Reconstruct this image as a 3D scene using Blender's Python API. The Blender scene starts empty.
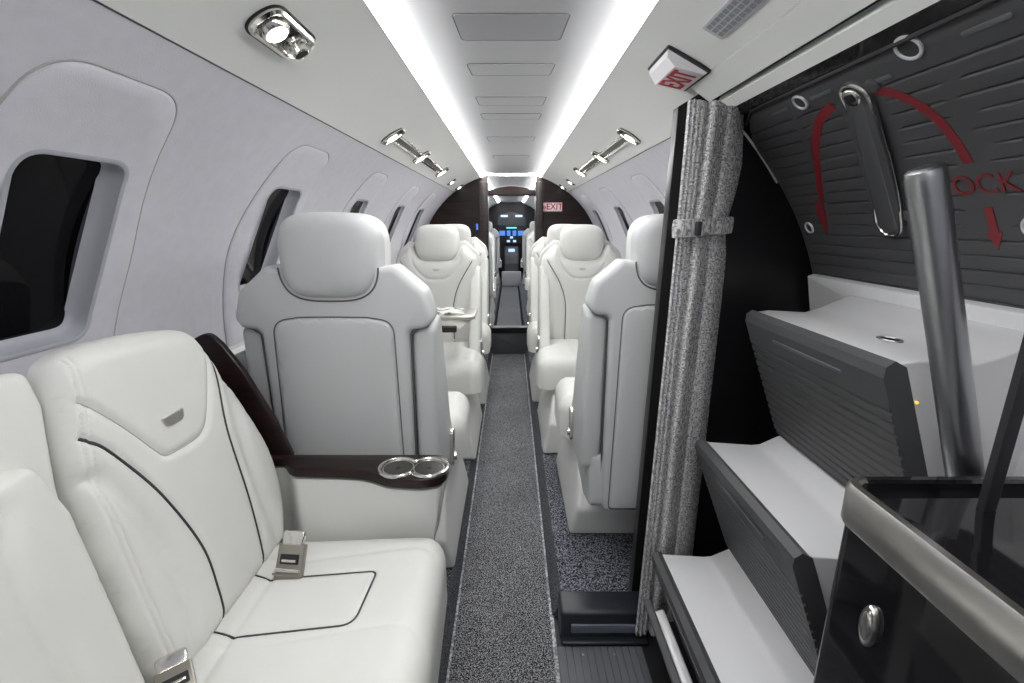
import bpy, bmesh, math, random
import numpy as np
from mathutils import Vector, Matrix
from mathutils.geometry import delaunay_2d_cdt
random.seed(7)
SC = bpy.context.scene
COL = SC.collection
PI = math.pi
R, ZC = 0.775, -0.375          # cabin cross-section: circle radius and centre height (eye height = 0)
FLOOR, LEDGE = -1.14, -1.09    # aisle carpet / raised side carpet

# ------------------------------------------------------------------ materials
def node_mat(name):
    m = bpy.data.materials.new(name); m.use_nodes = True
    nt = m.node_tree
    return m, nt, nt.nodes['Principled BSDF']
def P(name, col, rough=.5, metal=0., spec=.5, coat=0., bump=0., bscale=300., var=0., vscale=6., emit=None, estr=0., stretch=None):
    m, nt, b = node_mat(name)
    b.inputs['Base Color'].default_value = (*col, 1)
    b.inputs['Roughness'].default_value = rough
    b.inputs['Metallic'].default_value = metal
    b.inputs['Specular IOR Level'].default_value = spec
    b.inputs['Coat Weight'].default_value = coat
    b.inputs['Coat Roughness'].default_value = .05
    if emit:
        b.inputs['Emission Color'].default_value = (*emit, 1)
        b.inputs['Emission Strength'].default_value = estr
    L = nt.links.new
    if bump or var:
        tc = nt.nodes.new('ShaderNodeTexCoord')
        mp = nt.nodes.new('ShaderNodeMapping'); L(tc.outputs['Object'], mp.inputs['Vector'])
        if stretch: mp.inputs['Scale'].default_value = stretch
        if bump:
            n = nt.nodes.new('ShaderNodeTexNoise'); n.inputs['Scale'].default_value = bscale; n.inputs['Detail'].default_value = 2
            L(mp.outputs['Vector'], n.inputs['Vector'])
            bp = nt.nodes.new('ShaderNodeBump'); bp.inputs['Strength'].default_value = bump; bp.inputs['Distance'].default_value = .002
            L(n.outputs['Fac'], bp.inputs['Height']); L(bp.outputs['Normal'], b.inputs['Normal'])
        if var:
            n = nt.nodes.new('ShaderNodeTexNoise'); n.inputs['Scale'].default_value = vscale; n.inputs['Detail'].default_value = 4
            L(mp.outputs['Vector'], n.inputs['Vector'])
            cr = nt.nodes.new('ShaderNodeValToRGB')
            cr.color_ramp.elements[0].position = .3; cr.color_ramp.elements[1].position = .7
            cr.color_ramp.elements[0].color = (*[c*(1-var) for c in col], 1)
            cr.color_ramp.elements[1].color = (*[min(1, c*(1+var)) for c in col], 1)
            L(n.outputs['Fac'], cr.inputs['Fac']); L(cr.outputs['Color'], b.inputs['Base Color'])
    return m
def carpet_mat(name, dark, light, scale, lo=.42, hi=.62):
    m, nt, b = node_mat(name); L = nt.links.new
    b.inputs['Roughness'].default_value = .95; b.inputs['Specular IOR Level'].default_value = .15
    tc = nt.nodes.new('ShaderNodeTexCoord')
    n = nt.nodes.new('ShaderNodeTexNoise'); n.inputs['Scale'].default_value = scale; n.inputs['Detail'].default_value = 1.5
    L(tc.outputs['Object'], n.inputs['Vector'])
    cr = nt.nodes.new('ShaderNodeValToRGB'); cr.color_ramp.elements[0].position = lo; cr.color_ramp.elements[1].position = hi
    cr.color_ramp.elements[0].color = (*dark, 1); cr.color_ramp.elements[1].color = (*light, 1)
    L(n.outputs['Fac'], cr.inputs['Fac'])
    n2 = nt.nodes.new('ShaderNodeTexNoise'); n2.inputs['Scale'].default_value = 5; n2.inputs['Detail'].default_value = 3
    L(tc.outputs['Object'], n2.inputs['Vector'])
    mx = nt.nodes.new('ShaderNodeMix'); mx.data_type = 'RGBA'; mx.blend_type = 'MULTIPLY'; mx.inputs['Factor'].default_value = .45
    L(cr.outputs['Color'], mx.inputs['A']); L(n2.outputs['Fac'], mx.inputs['B']); L(mx.outputs['Result'], b.inputs['Base Color'])
    bp = nt.nodes.new('ShaderNodeBump'); bp.inputs['Strength'].default_value = .5; bp.inputs['Distance'].default_value = .003
    L(n.outputs['Fac'], bp.inputs['Height']); L(bp.outputs['Normal'], b.inputs['Normal'])
    return m
def tweed_mat():
    m, nt, b = node_mat('tweed'); L = nt.links.new
    b.inputs['Roughness'].default_value = .95; b.inputs['Specular IOR Level'].default_value = .1
    uv = nt.nodes.new('ShaderNodeUVMap')
    fac = []
    for sc in ((70, 260, 1), (260, 70, 1)):
        mp = nt.nodes.new('ShaderNodeMapping'); mp.inputs['Scale'].default_value = sc
        L(uv.outputs['UV'], mp.inputs['Vector'])
        n = nt.nodes.new('ShaderNodeTexNoise'); n.inputs['Scale'].default_value = 1; n.inputs['Detail'].default_value = 1
        L(mp.outputs['Vector'], n.inputs['Vector']); fac.append(n)
    pk = nt.nodes.new('ShaderNodeTexNoise'); pk.inputs['Scale'].default_value = 55; pk.inputs['Detail'].default_value = 0
    L(uv.outputs['UV'], pk.inputs['Vector'])
    st = nt.nodes.new('ShaderNodeMapRange'); st.inputs['From Min'].default_value = .46; st.inputs['From Max'].default_value = .54
    L(pk.outputs['Fac'], st.inputs['Value'])
    hf = nt.nodes.new('ShaderNodeMix'); hf.data_type = 'FLOAT'
    L(st.outputs['Result'], hf.inputs['Factor']); L(fac[0].outputs['Fac'], hf.inputs['A']); L(fac[1].outputs['Fac'], hf.inputs['B'])
    cr = nt.nodes.new('ShaderNodeValToRGB'); e = cr.color_ramp.elements
    e[0].position = .38; e[0].color = (.20, .20, .205, 1); e[1].position = .62; e[1].color = (.70, .70, .69, 1)
    L(hf.outputs['Result'], cr.inputs['Fac']); L(cr.outputs['Color'], b.inputs['Base Color'])
    bp = nt.nodes.new('ShaderNodeBump'); bp.inputs['Strength'].default_value = .5; bp.inputs['Distance'].default_value = .002
    L(hf.outputs['Result'], bp.inputs['Height']); L(bp.outputs['Normal'], b.inputs['Normal'])
    return m
def wood_mat():
    m, nt, b = node_mat('espresso_wood'); L = nt.links.new
    b.inputs['Roughness'].default_value = .32; b.inputs['Specular IOR Level'].default_value = .3; b.inputs['Coat Weight'].default_value = .06; b.inputs['Coat Roughness'].default_value = .06
    tc = nt.nodes.new('ShaderNodeTexCoord'); mp = nt.nodes.new('ShaderNodeMapping'); mp.inputs['Scale'].default_value = (6, 90, 60)
    L(tc.outputs['Object'], mp.inputs['Vector'])
    n = nt.nodes.new('ShaderNodeTexNoise'); n.inputs['Scale'].default_value = 1; n.inputs['Detail'].default_value = 4
    L(mp.outputs['Vector'], n.inputs['Vector'])
    cr = nt.nodes.new('ShaderNodeValToRGB'); e = cr.color_ramp.elements
    e[0].position = .35; e[0].color = (.009, .0045, .0045, 1); e[1].position = .7; e[1].color = (.025, .012, .0115, 1)
    L(n.outputs['Fac'], cr.inputs['Fac']); L(cr.outputs['Color'], b.inputs['Base Color'])
    return m
def print_mat():
    m, nt, b = node_mat('printed_page'); L = nt.links.new
    tc = nt.nodes.new('ShaderNodeTexCoord')
    n = nt.nodes.new('ShaderNodeTexNoise'); n.inputs['Scale'].default_value = 22; n.inputs['Detail'].default_value = 2
    L(tc.outputs['Object'], n.inputs['Vector'])
    cr = nt.nodes.new('ShaderNodeValToRGB'); e = cr.color_ramp.elements
    e[0].position = .40; e[0].color = (.10, .13, .05, 1); e[1].position = .52; e[1].color = (.75, .75, .72, 1)
    L(n.outputs['Fac'], cr.inputs['Fac']); L(cr.outputs['Color'], b.inputs['Base Color'])
    return m

M = dict(
    wall=P('wall_lining', (.66, .65, .70), .85, spec=.2, bump=.25, bscale=500, var=.03, vscale=40),
    ceil=P('ceiling_lining', (.80, .81, .785), .6, spec=.3, bump=.05, bscale=400),
    ceilc=P('ceiling_centre_lining', (.68, .68, .69), .6, spec=.3),
    led=P('led_strip', (1, 1, 1), .5, emit=(.985, .99, .985), estr=19),
    lens=P('lamp_lens', (1, 1, 1), .3, emit=(1, .97, .92), estr=14),
    leather=P('white_leather', (.70, .70, .67), .42, spec=.4, bump=.10, bscale=700, var=.02, vscale=8),
    seam=P('seam_shadow_thread', (.40, .40, .39), .7),
    shell=P('grey_seat_shell', (.52, .53, .53), .42, spec=.4, bump=.06, bscale=700),
    shellgap=P('shell_gap_rubber', (.10, .10, .11), .7),
    piping=P('charcoal_piping', (.035, .037, .042), .6),
    trimw=P('white_plastic', (.72, .72, .70), .3, spec=.5),
    white=P('gloss_white_plastic', (.72, .72, .73), .22, spec=.5),
    carpet=carpet_mat('aisle_carpet', (.010, .011, .014), (.48, .49, .51), 330, .44, .63),
    carpet2=carpet_mat('ledge_carpet', (.014, .016, .024), (.36, .38, .43), 260, .45, .63),
    carpetd=carpet_mat('dark_carpet', (.05, .053, .06), (.22, .228, .25), 300),
    edge=carpet_mat('carpet_edging', (.30, .31, .33), (.80, .83, .86), 120),
    chrome=P('chrome', (.75, .73, .70), .16, metal=1),
    nickel=P('satin_nickel', (.62, .60, .57), .28, metal=1, bump=.03, bscale=200),
    steel=P('brushed_steel', (.40, .41, .42), .32, metal=1),
    wood=wood_mat(),
    black=P('gloss_black', (.006, .006, .007), .06, spec=.5, coat=.3),
    blackm=P('matt_black', (.012, .012, .014), .5),
    navy=P('dark_navy_plastic', (.017, .019, .026), .35),
    pane=P('dark_glass', (.003, .003, .004), .05, spec=.16),
    reveal=P('window_reveal', (.42, .43, .47), .35),
    door=P('door_plastic', (.062, .063, .066), .5, spec=.4, bump=.08, bscale=500),
    tread=P('tread_rubber', (.062, .064, .066), .5, spec=.4, bump=.1, bscale=400),
    plate=P('sill_plate_rubber', (.10, .105, .115), .5),
    red=P('red_print', (.19, .012, .018), .5),
    signred=P('sign_red', (.52, .01, .03), .5),
    sign=P('sign_white', (.80, .78, .80), .4),
    strap=P('red_strap', (.75, .01, .02), .5),
    tweed=tweed_mat(),
    slate=P('slate_panel', (.10, .105, .115), .5),
    slot=P('frosted_lens', (.12, .13, .17), .35),
    blue=P('screen_blue', (.02, .05, .12), .3, emit=(.10, .28, .9), estr=.8),
    cyan=P('screen_cyan', (.02, .1, .1), .3, emit=(.15, .8, .9), estr=1.2),
    pale=P('screen_pale', (.2, .22, .3), .3, emit=(.55, .7, 1), estr=.9),
    amber=P('amber_dot', (.5, .3, .01), .4, emit=(1, .6, .05), estr=1),
    dash=P('dash_grey', (.05, .055, .065), .55),
    handle=P('handle_grey_metal', (.13, .133, .138), .38, metal=.55, spec=.5),
    pages=print_mat(),
    rim_dark=P('dark_bronze', (.12, .11, .105), .25, metal=1),
    dash2=P('vent_grey', (.24, .245, .26), .6),
    buckle=P('buckle_metal', (.36, .34, .30), .3, metal=1),
    blackp=P('satin_black_panel', (.007, .007, .008), .28, spec=.35),
    panel1=P('access_panel_grey', (.50, .50, .53), .5),
    brown=P('dark_brown_channel', (.045, .038, .034), .4),
    gap=P('panel_gap_grey', (.16, .16, .165), .7),
    ringm=P('pale_metal_ring', (.62, .63, .64), .35, metal=.4),
    gas=P('dark_recess', (.03, .028, .027), .4),
)

# ------------------------------------------------------------------ mesh helpers
class MB:
    def __init__(s): s.v, s.f = [], []
    def add(s, vf):
        k = len(s.v); s.v += [tuple(p) for p in vf[0]]; s.f += [tuple(i+k for i in q) for q in vf[1]]; return s
def link(name, vf, mat, parent=None, sharp=35, uv=None):
    if isinstance(vf, MB): vf = (vf.v, vf.f)
    me = bpy.data.meshes.new(name); me.from_pydata([tuple(map(float, p)) for p in vf[0]], [], vf[1])
    bm = bmesh.new(); bm.from_mesh(me); bmesh.ops.recalc_face_normals(bm, faces=bm.faces); bm.to_mesh(me); bm.free()
    me.polygons.foreach_set('use_smooth', [True]*len(me.polygons))
    me.set_sharp_from_angle(angle=math.radians(sharp))
    me.materials.append(mat)
    if uv is not None:
        l = me.uv_layers.new(name='UVMap')
        for lp in me.loops: l.data[lp.index].uv = uv[lp.vertex_index]
    me.update()
    o = bpy.data.objects.new(name, me); COL.objects.link(o)
    if parent: o.parent = parent
    return o
def thing(name, label, cat, loc=(0, 0, 0), rz=0, group=None):
    o = bpy.data.objects.new(name, None); COL.objects.link(o)
    o.location = loc; o.rotation_euler = (0, 0, rz); o.empty_display_size = .05
    return tag(o, label, cat, group)
def tag(o, label, cat, group=None):
    o['label'] = label; o['category'] = cat
    if group: o['group'] = group
    return o
def struct(o): o['kind'] = 'structure'; return o
def copy_tree(o, parent=None):
    c = o.copy(); COL.objects.link(c)
    if parent: c.parent = parent
    for ch in list(o.children): copy_tree(ch, c)
    return c

def loft(rings, closed=True, caps=True):
    n = len(rings[0]); v = [p for r in rings for p in r]; f = []
    for i in range(len(rings)-1):
        for j in range(n if closed else n-1):
            k = (j+1) % n
            f.append((i*n+j, i*n+k, (i+1)*n+k, (i+1)*n+j))
    if caps and closed:
        f.append(tuple(range(n))); f.append(tuple(range((len(rings)-1)*n, len(rings)*n)))
    return v, f
def tube(path, r, n=8, closed=False, squash=None):
    pts = [Vector(p) for p in path]; m = len(pts); rings = []
    rr = r if isinstance(r, (list, tuple)) else [r]*m
    up = None
    for i, p in enumerate(pts):
        t = (pts[(i+1) % m]-pts[i-1]) if closed else (pts[min(i+1, m-1)]-pts[max(i-1, 0)])
        t.normalize()
        if up is None: up = Vector((0, 0, 1)) if abs(t.z) < .9 else Vector((1, 0, 0))
        a = t.cross(up)
        if a.length < 1e-6: a = t.orthogonal()
        a.normalize(); b = a.cross(t).normalized(); up = b
        rings.append([p+(a*math.cos(2*PI*j/n)+b*math.sin(2*PI*j/n))*rr[i] for j in range(n)])
    if closed:
        return loft(rings+[rings[0]], caps=False)
    return loft(rings)
def cyl(c, axis, r0, r1, h, n=32, bev=0.):
    ax = Vector(axis).normalized(); c = Vector(c)
    if bev: return tube([c, c+ax*1e-5, c+ax*bev*.3, c+ax*bev, c+ax*(h-bev), c+ax*(h-bev*.3), c+ax*h], [r0-bev, r0-bev+1e-4, r0-bev*.3, r0, r1, r1-bev*.3, r1-bev], n)
    return tube([c, c+ax*h], [r0, r1], n)
def rpoly(pts, seg=6):
    """(u,v,radius) list -> rounded polygon."""
    out = []; n = len(pts)
    for i in range(n):
        u, v, *rr = pts[i]; r = rr[0] if rr else 0
        p = Vector((u, v)); a = Vector(pts[i-1][:2])-p; b = Vector(pts[(i+1) % n][:2])-p
        la, lb = a.length, b.length; a.normalize(); b.normalize()
        if r < 1e-5: out.append((u, v)); continue
        ang = math.acos(max(-1, min(1, a.dot(b))))
        d = min(r/max(math.tan(ang/2), 1e-3), la*.49, lb*.49)
        A, B = p+a*d, p+b*d
        for k in range(seg+1):
            t = k/seg; q = A*(1-t)**2+p*2*t*(1-t)+B*t*t
            out.append((q.x, q.y))
    return out
def sym(half):
    """half outline on +u from top to bottom -> mirrored polygon."""
    return list(half)+[(-h[0], *h[1:]) for h in reversed(half) if abs(h[0]) > 1e-6]
def area2(p): return sum(p[i-1][0]*p[i][1]-p[i][0]*p[i-1][1] for i in range(len(p)))
def inset(poly, d):
    n = len(poly); s = 1 if area2(poly) > 0 else -1; out = []
    for i in range(n):
        p0, p1, p2 = Vector(poly[i-1]), Vector(poly[i]), Vector(poly[(i+1) % n])
        a, b = (p1-p0), (p2-p1)
        if a.length < 1e-7: a = b
        if b.length < 1e-7: b = a
        a = a.normalized(); b = b.normalized()
        na, nb = Vector((-a.y, a.x))*s, Vector((-b.y, b.x))*s
        m = (na+nb)
        if m.length < 1e-6: m = na
        m.normalize(); k = d/max(m.dot(na), .5)
        out.append(tuple(p1+m*k))
    return out
def slab(poly, h0, h1, b0, b1, mp, seg=4):
    """extrude outline from h0 to h1 with rounded rims b0 / b1."""
    rings = []
    if b0:
        for k in range(seg+1):
            a = PI/2*k/seg; rings.append([mp(u, v, h0+b0*(1-math.sin(a))) for u, v in inset(poly, b0*(1-math.cos(a)))]) if False else None
        for k in range(seg+1):
            a = PI/2*k/seg; rings.append([mp(u, v, h0+b0*(1-math.cos(a))) for u, v in inset(poly, b0*(1-math.sin(a)))])
    else: rings.append([mp(u, v, h0) for u, v in poly])
    if b1:
        for k in range(seg+1):
            a = PI/2*k/seg; rings.append([mp(u, v, h1-b1*(1-math.sin(a))) for u, v in inset(poly, b1*(1-math.cos(a)))])
    else: rings.append([mp(u, v, h1) for u, v in poly])
    return loft(rings)
def XZ(y0=0, s=1): return lambda u, v, h: (u, y0+s*h, v)
def YZ(x0=0, s=1): return lambda u, v, h: (x0+s*h, u, v)
def XY(z0=0, s=1): return lambda u, v, h: (u, v, z0+s*h)
def rect(u0, u1, v0, v1, r=0, seg=5): return rpoly([(u0, v0, r), (u1, v0, r), (u1, v1, r), (u0, v1, r)], seg)
def boxm(x0, x1, y0, y1, z0, z1, b=.003, r=.004):
    return slab(rect(x0, x1, y0, y1, r, 3), z0, z1, b, b, XY(), 3)
def seg_dist(P_, poly, closed):
    P_ = np.asarray(P_, float); a = np.asarray(poly, float); b = np.roll(a, -1, 0)
    if not closed: a, b = a[:-1], b[:-1]
    best = np.full(len(P_), 1e9)
    for i in range(len(a)):
        d = b[i]-a[i]; L2 = max(d@d, 1e-14)
        t = np.clip(((P_-a[i])@d)/L2, 0, 1)
        best = np.minimum(best, np.hypot(*(P_-(a[i]+t[:, None]*d)).T))
    return best
def inside(P_, poly):
    P_ = np.asarray(P_, float); x, y = P_[:, 0], P_[:, 1]; c = np.zeros(len(P_), bool); n = len(poly)
    for i in range(n):
        (x0, y0), (x1, y1) = poly[i-1], poly[i]
        if y0 == y1: continue
        c ^= ((y0 > y) != (y1 > y)) & (x < (x1-x0)*(y-y0)/(y1-y0)+x0)
    return c
def dens(poly, step, closed=True):
    out = []; n = len(poly)
    for i in range(n if closed else n-1):
        a, b = Vector(poly[i]), Vector(poly[(i+1) % n]); k = max(1, int((b-a).length/step))
        out += [tuple(a.lerp(b, j/k)) for j in range(k)]
    if not closed: out.append(tuple(poly[-1]))
    return out
def spline(pts, k=8):
    """Catmull-Rom through 2-D/3-D points."""
    p = [Vector(q) for q in pts]; p = [p[0]*2-p[1]]+p+[p[-1]*2-p[-2]]; out = []
    for i in range(1, len(p)-2):
        for j in range(k):
            t = j/k
            out.append(tuple(.5*((2*p[i])+(p[i+1]-p[i-1])*t+(2*p[i-1]-5*p[i]+4*p[i+1]-p[i+2])*t*t+(3*p[i]-p[i-1]-3*p[i+1]+p[i+2])*t**3)))
    out.append(tuple(p[-2])); return out
def sheet2d(outline, holes=(), extra=(), spacing=.02):
    """constrained Delaunay triangulation of outline minus holes."""
    pts, edges = [], []
    for lp in [outline]+list(holes):
        k = len(pts); n = len(lp); pts += [tuple(q) for q in lp]; edges += [(k+i, k+(i+1) % n) for i in range(n)]
    o = np.asarray(outline); lo, hi = o.min(0), o.max(0)
    nx, ny = max(2, int((hi[0]-lo[0])/spacing)), max(2, int((hi[1]-lo[1])/(spacing*.87)))
    g = [(lo[0]+(hi[0]-lo[0])*(i+.5*(j % 2)+.25)/nx, lo[1]+(hi[1]-lo[1])*(j+.5)/ny) for j in range(ny) for i in range(nx)]
    ex = [tuple(e) for e in extra]
    cand = np.array(g+ex); isex = np.array([0]*len(g)+[1]*len(ex))
    ok = inside(cand, outline); de = seg_dist(cand, outline, True); ok &= de > np.where(isex, 1e-5, spacing*.3)
    for h in holes:
        ok &= ~inside(cand, h); ok &= seg_dist(cand, h, True) > spacing*.3
    if ex:
        E_ = np.array(ex)
        for i in range(len(g)):
            if ok[i] and np.min(np.abs(E_-cand[i]).sum(1)) < spacing*.3: ok[i] = False
    pts += [tuple(q) for q in cand[ok]]
    r = delaunay_2d_cdt([Vector(p) for p in pts], edges, [], 0, 1e-7)
    V = np.array([(p.x, p.y) for p in r[0]]); F = [tuple(f) for f in r[2]]
    C = np.array([V[list(f)].mean(0) for f in F])
    keep = inside(C, outline)
    for h in holes: keep &= ~inside(C, h)
    return V, [f for f, k in zip(F, keep) if k]
def pad(outline, T0, rnd, mp, dome=0., domew=.15, grooves=(), spacing=.015, fine=True):
    """upholstered pad: flat back at h=0, side wall T0, rounded rim rnd, gentle dome, stitched grooves (poly,width,depth).
    returns mesh and a height function."""
    outline = dens(outline, spacing)
    def H(p):
        p = np.atleast_2d(np.asarray(p, float)); d = seg_dist(p, outline, True)
        s = np.clip(d/rnd, 0, 1); h = T0+rnd*np.sqrt(np.clip(1-(1-s)**2, 0, 1))
        if dome: h = h+dome*(1-np.exp(-d/domew))
        for g, w, dp in grooves:
            h = h-dp*np.exp(-(seg_dist(p, g, False)/w)**2)
        return h
    ex = []
    for q in (.04, .14, .32, .6, 1.): ex += inset(outline, rnd*q)
    for g, w, dp in grooves:
        gd = dens(g, max(w*1.2, .004), False)
        for i in range(len(gd)):
            a = Vector(gd[max(i-1, 0)]); b = Vector(gd[min(i+1, len(gd)-1)]); t = (b-a)
            if t.length < 1e-9: continue
            t.normalize(); nrm = Vector((-t.y, t.x))
            for k in (0, -.7, .7, -1.6, 1.6, -2.9, 2.9): ex.append(tuple(Vector(gd[i])+nrm*w*k))
    V, F = sheet2d(outline, (), ex, spacing)
    h = H(V); v = [mp(a, b, c) for (a, b), c in zip(V, h)]
    # rim wall + back: find boundary loop = outline verts
    k = len(v); n = len(outline); idx = []
    for q in outline:
        idx.append(int(np.argmin(np.abs(V-np.array(q)).sum(1))))
    v += [mp(a, b, 0) for a, b in outline]
    f = list(F)
    for i in range(n):
        j = (i+1) % n; f.append((idx[i], idx[j], k+j, k+i))
    f.append(tuple(k+i for i in range(n)))
    return (v, f), H
def on_pad(poly, H, mp, lift=0.0):
    hs = H(poly); return [mp(a, b, c+lift) for (a, b), c in zip(poly, hs)]
def text(body, size, mat, parent, right, up, pos, ext=.0006, name='lettering', bold=0., sx=1.):
    c = bpy.data.curves.new(name, 'FONT'); c.body = body; c.size = size; c.align_x = 'CENTER'; c.align_y = 'CENTER'; c.extrude = ext; c.offset = bold
    c.materials.append(mat)
    tmp = bpy.data.objects.new(name, c); COL.objects.link(tmp)
    me = bpy.data.meshes.new_from_object(tmp.evaluated_get(bpy.context.evaluated_depsgraph_get()))
    bpy.data.objects.remove(tmp); bpy.data.curves.remove(c); me.name = name
    o = bpy.data.objects.new(name, me); COL.objects.link(o)
    r, u = Vector(right).normalized(), Vector(up).normalized(); nrm = r.cross(u)
    mat4 = Matrix((r*sx, u, nrm)).transposed().to_4x4(); mat4.translation = Vector(pos)
    o.parent = parent; o.matrix_local = mat4
    return o

# cabin surface mapping: (y, arc length from the top, height towards the inside)
def surf(side):
    def f(y, t, h):
        a = t/R; r = R-h
        return (side*r*math.sin(a), y, ZC+r*math.cos(a))
    return f
def tz(z): return R*math.acos(max(-1, min(1, (z-ZC)/R)))     # arc length for a height
def tx(x): return R*math.asin(x/R)
TJ = tx(.468)           # joint between ceiling panel and wall lining
TS = tx(.245)           # outer edge of the light strip
Y0, Y1, Y2 = -1.2, 4.06, 9.5

# ------------------------------------------------------------------ structure: shell
def strip(side, y0, y1, t0, t1, h, n=10, ny=2, th=.012):
    f = surf(side); v = []; F = []
    for k in range(2):
        for j in range(ny+1):
            for i in range(n+1):
                v.append(f(y0+(y1-y0)*j/ny, t0+(t1-t0)*i/n, h-k*th))
    A = (n+1)*(ny+1)
    for j in range(ny):
        for i in range(n):
            a = j*(n+1)+i; q = (a, a+1, a+n+2, a+n+1); F.append(q); F.append(tuple(A+x for x in reversed(q)))
    for i in range(n):
        F.append((i, i+1, A+i+1, A+i)); b = ny*(n+1)+i; F.append((b, b+1, A+b+1, A+b))
    for j in range(ny):
        a = j*(n+1); F.append((a, a+n+1, A+a+n+1, A+a)); b = a+n; F.append((b, b+n+1, A+b+n+1, A+b))
    return v, F
TB = tz(-.345)
ledge_z = -.345
WIN_L = [.72, 1.37, 2.04, 2.76, 3.385]
WIN_R = [2.10, 2.85, 3.63]
def win_outline(c, hw=.091, z0=-.195, z1=.094, r=.04):
    return rect(c-hw, c+hw, tz(z1), tz(z0), r, 7)
def panel_outline(c):
    t1, t0 = tz(.19), TB-.012
    tm = tz(-.06); return rpoly([(c-.112, t1, .07), (c+.112, t1, .07), (c+.166, tm, .35), (c+.125, t0, .012), (c-.125, t0, .012), (c-.166, tm, .35)], 10)
def lining(name, side, y0, y1, wins):
    # sheet with window cut-outs, backed by its own thickness
    out = dens([(y0, TJ), (y1, TJ), (y1, TB), (y0, TB)], .06)
    holes = [win_outline(c) for c in wins]
    V, F = sheet2d(out, holes, (), .05)
    f = surf(side); v = [f(a, b, 0) for a, b in V]; n = len(v)
    v += [f(a, b, -.012) for a, b in V]
    FF = list(F)+[tuple(n+i for i in reversed(q)) for q in F]
    return struct(link(name, (v, FF), M['wall'], sharp=60))
lining('wall_left', -1, Y0, Y1, WIN_L)
lining('wall_right', 1, 1.17, Y1, WIN_R)
for s, nm in ((-1, 'wall_left'), (1, 'wall_right')):
    struct(link(nm, strip(s, Y1+.05, Y2, TJ, TB, 0, 14), M['wall'], sharp=60))
# wall front of the door, nearest the camera
struct(link('wall_right', strip(1, Y0, .40, TJ, TB, 0, 14), M['wall'], sharp=60))
# lower walls and ledge trims
def lower_wall(name, s, y0, y1):
    pts = [(s*.764, ledge_z+.006), (s*.745, ledge_z-.03), (s*.74, -.62), (s*.72, LEDGE-.02), (s*.78, LEDGE-.02), (s*.80, ledge_z)]
    struct(link(name, loft([[(x, y, z) for x, z in pts] for y in (y0, y1)]), M['slate']))
lower_wall('wall_left', -1, Y0, Y1); lower_wall('wall_right', 1, 1.2, Y1)
lower_wall('wall_left', -1, Y1+.05, Y2); lower_wall('wall_right', 1, Y1+.05, Y2)
def rail(name, s, y0, y1):
    pts = [(s*.776, ledge_z+.016), (s*.752, ledge_z+.012), (s*.744, ledge_z), (s*.752, ledge_z-.008), (s*.776, ledge_z-.008)]
    struct(link(name, loft([[(x, y, z) for x, z in pts] for y in (y0, y1)]), M['trimw']))
rail('trim_1', -1, Y0, Y1); rail('trim_2', 1, 1.2, Y1)

# ceiling: outer panels, centre panel
for s in (-1, 1):
    segs = [(Y0, Y2, TJ-.0015)] if s < 0 else [(Y0, 1.17, tx(.3945)), (1.17, Y2, TJ-.0015)]
    for a, b, t in segs:
        struct(link('ceiling', strip(s, a, b, TS, t, .002, 8, th=.03), M['ceil'], sharp=60))
def centre_z(x):
    s = max(0, min(1, (abs(x)-.10)/.107)); return .3775+.0055*s*s*(3-2*s)
def centre_profile():
    top = [(x, centre_z(x)) for x in [-.207+.414*i/24 for i in range(25)]]
    return top
prof = centre_profile()
struct(link('ceiling', loft([[(x, y, z) for x, z in prof+[(x, z+.03) for x, z in reversed(prof)]] for y in (Y0, 3.96)]), M['ceilc'], sharp=60))
struct(link('ceiling', loft([[(x, y, z) for x, z in prof+[(x, z+.03) for x, z in reversed(prof)]] for y in (4.14, Y2)]), M['ceilc'], sharp=60))
struct(link('ceiling', boxm(-.5, .5, Y0, Y2, .445, .465), M['ceil']))
struct(link('wall_front', boxm(-.85, .85, Y0-.05, Y0, -1.2, .47), M['wall']))
# dark shadow line between ceiling panel and wall lining
for i, s in enumerate((-1, 1)):
    f = surf(s)
    struct(link('trim_%d' % (3+i), tube([f(y, TJ, -.0005) for y in (Y0 if s < 0 else 1.17, Y1)], .0022, 6), M['shellgap']))

# light strips: continuous lens at the edge of each outer ceiling panel
def led(name, label, s, y0, y1):
    pts = [(.2465, .3580), (.239, .3655), (.226, .3765), (.2065, .3832), (.2065, .396), (.2465, .392)]
    o = link(name, loft([[(s*x, y, z) for x, z in pts] for y in (y0, y1)]), M['led'])
    return tag(o, label, 'ceiling light', 'long ceiling light strips')
led('ceiling_light_strip', 'long white light strip along the left edge of the centre ceiling panel', -1, Y0+.01, Y1+.02)
led('ceiling_light_strip', 'long white light strip along the right edge of the centre ceiling panel', 1, Y0+.01, Y1+.02)
led('ceiling_light_strip', 'far light strip on the left of the ceiling beyond the dark doorway', -1, Y1+.03, Y2-.3)
led('ceiling_light_strip', 'far light strip on the right of the ceiling beyond the dark doorway', 1, Y1+.03, Y2-.3)
tag(link('ceiling_light_strip', slab(rect(-.19, .19, 3.97, 4.13, .02), .379, .395, .004, 0, XY()), M['led']),
    'short glowing panel added for the bright ceiling glow above the dark doorway header', 'ceiling light')  # added emissive panel, stands in for the white glow over the header

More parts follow.
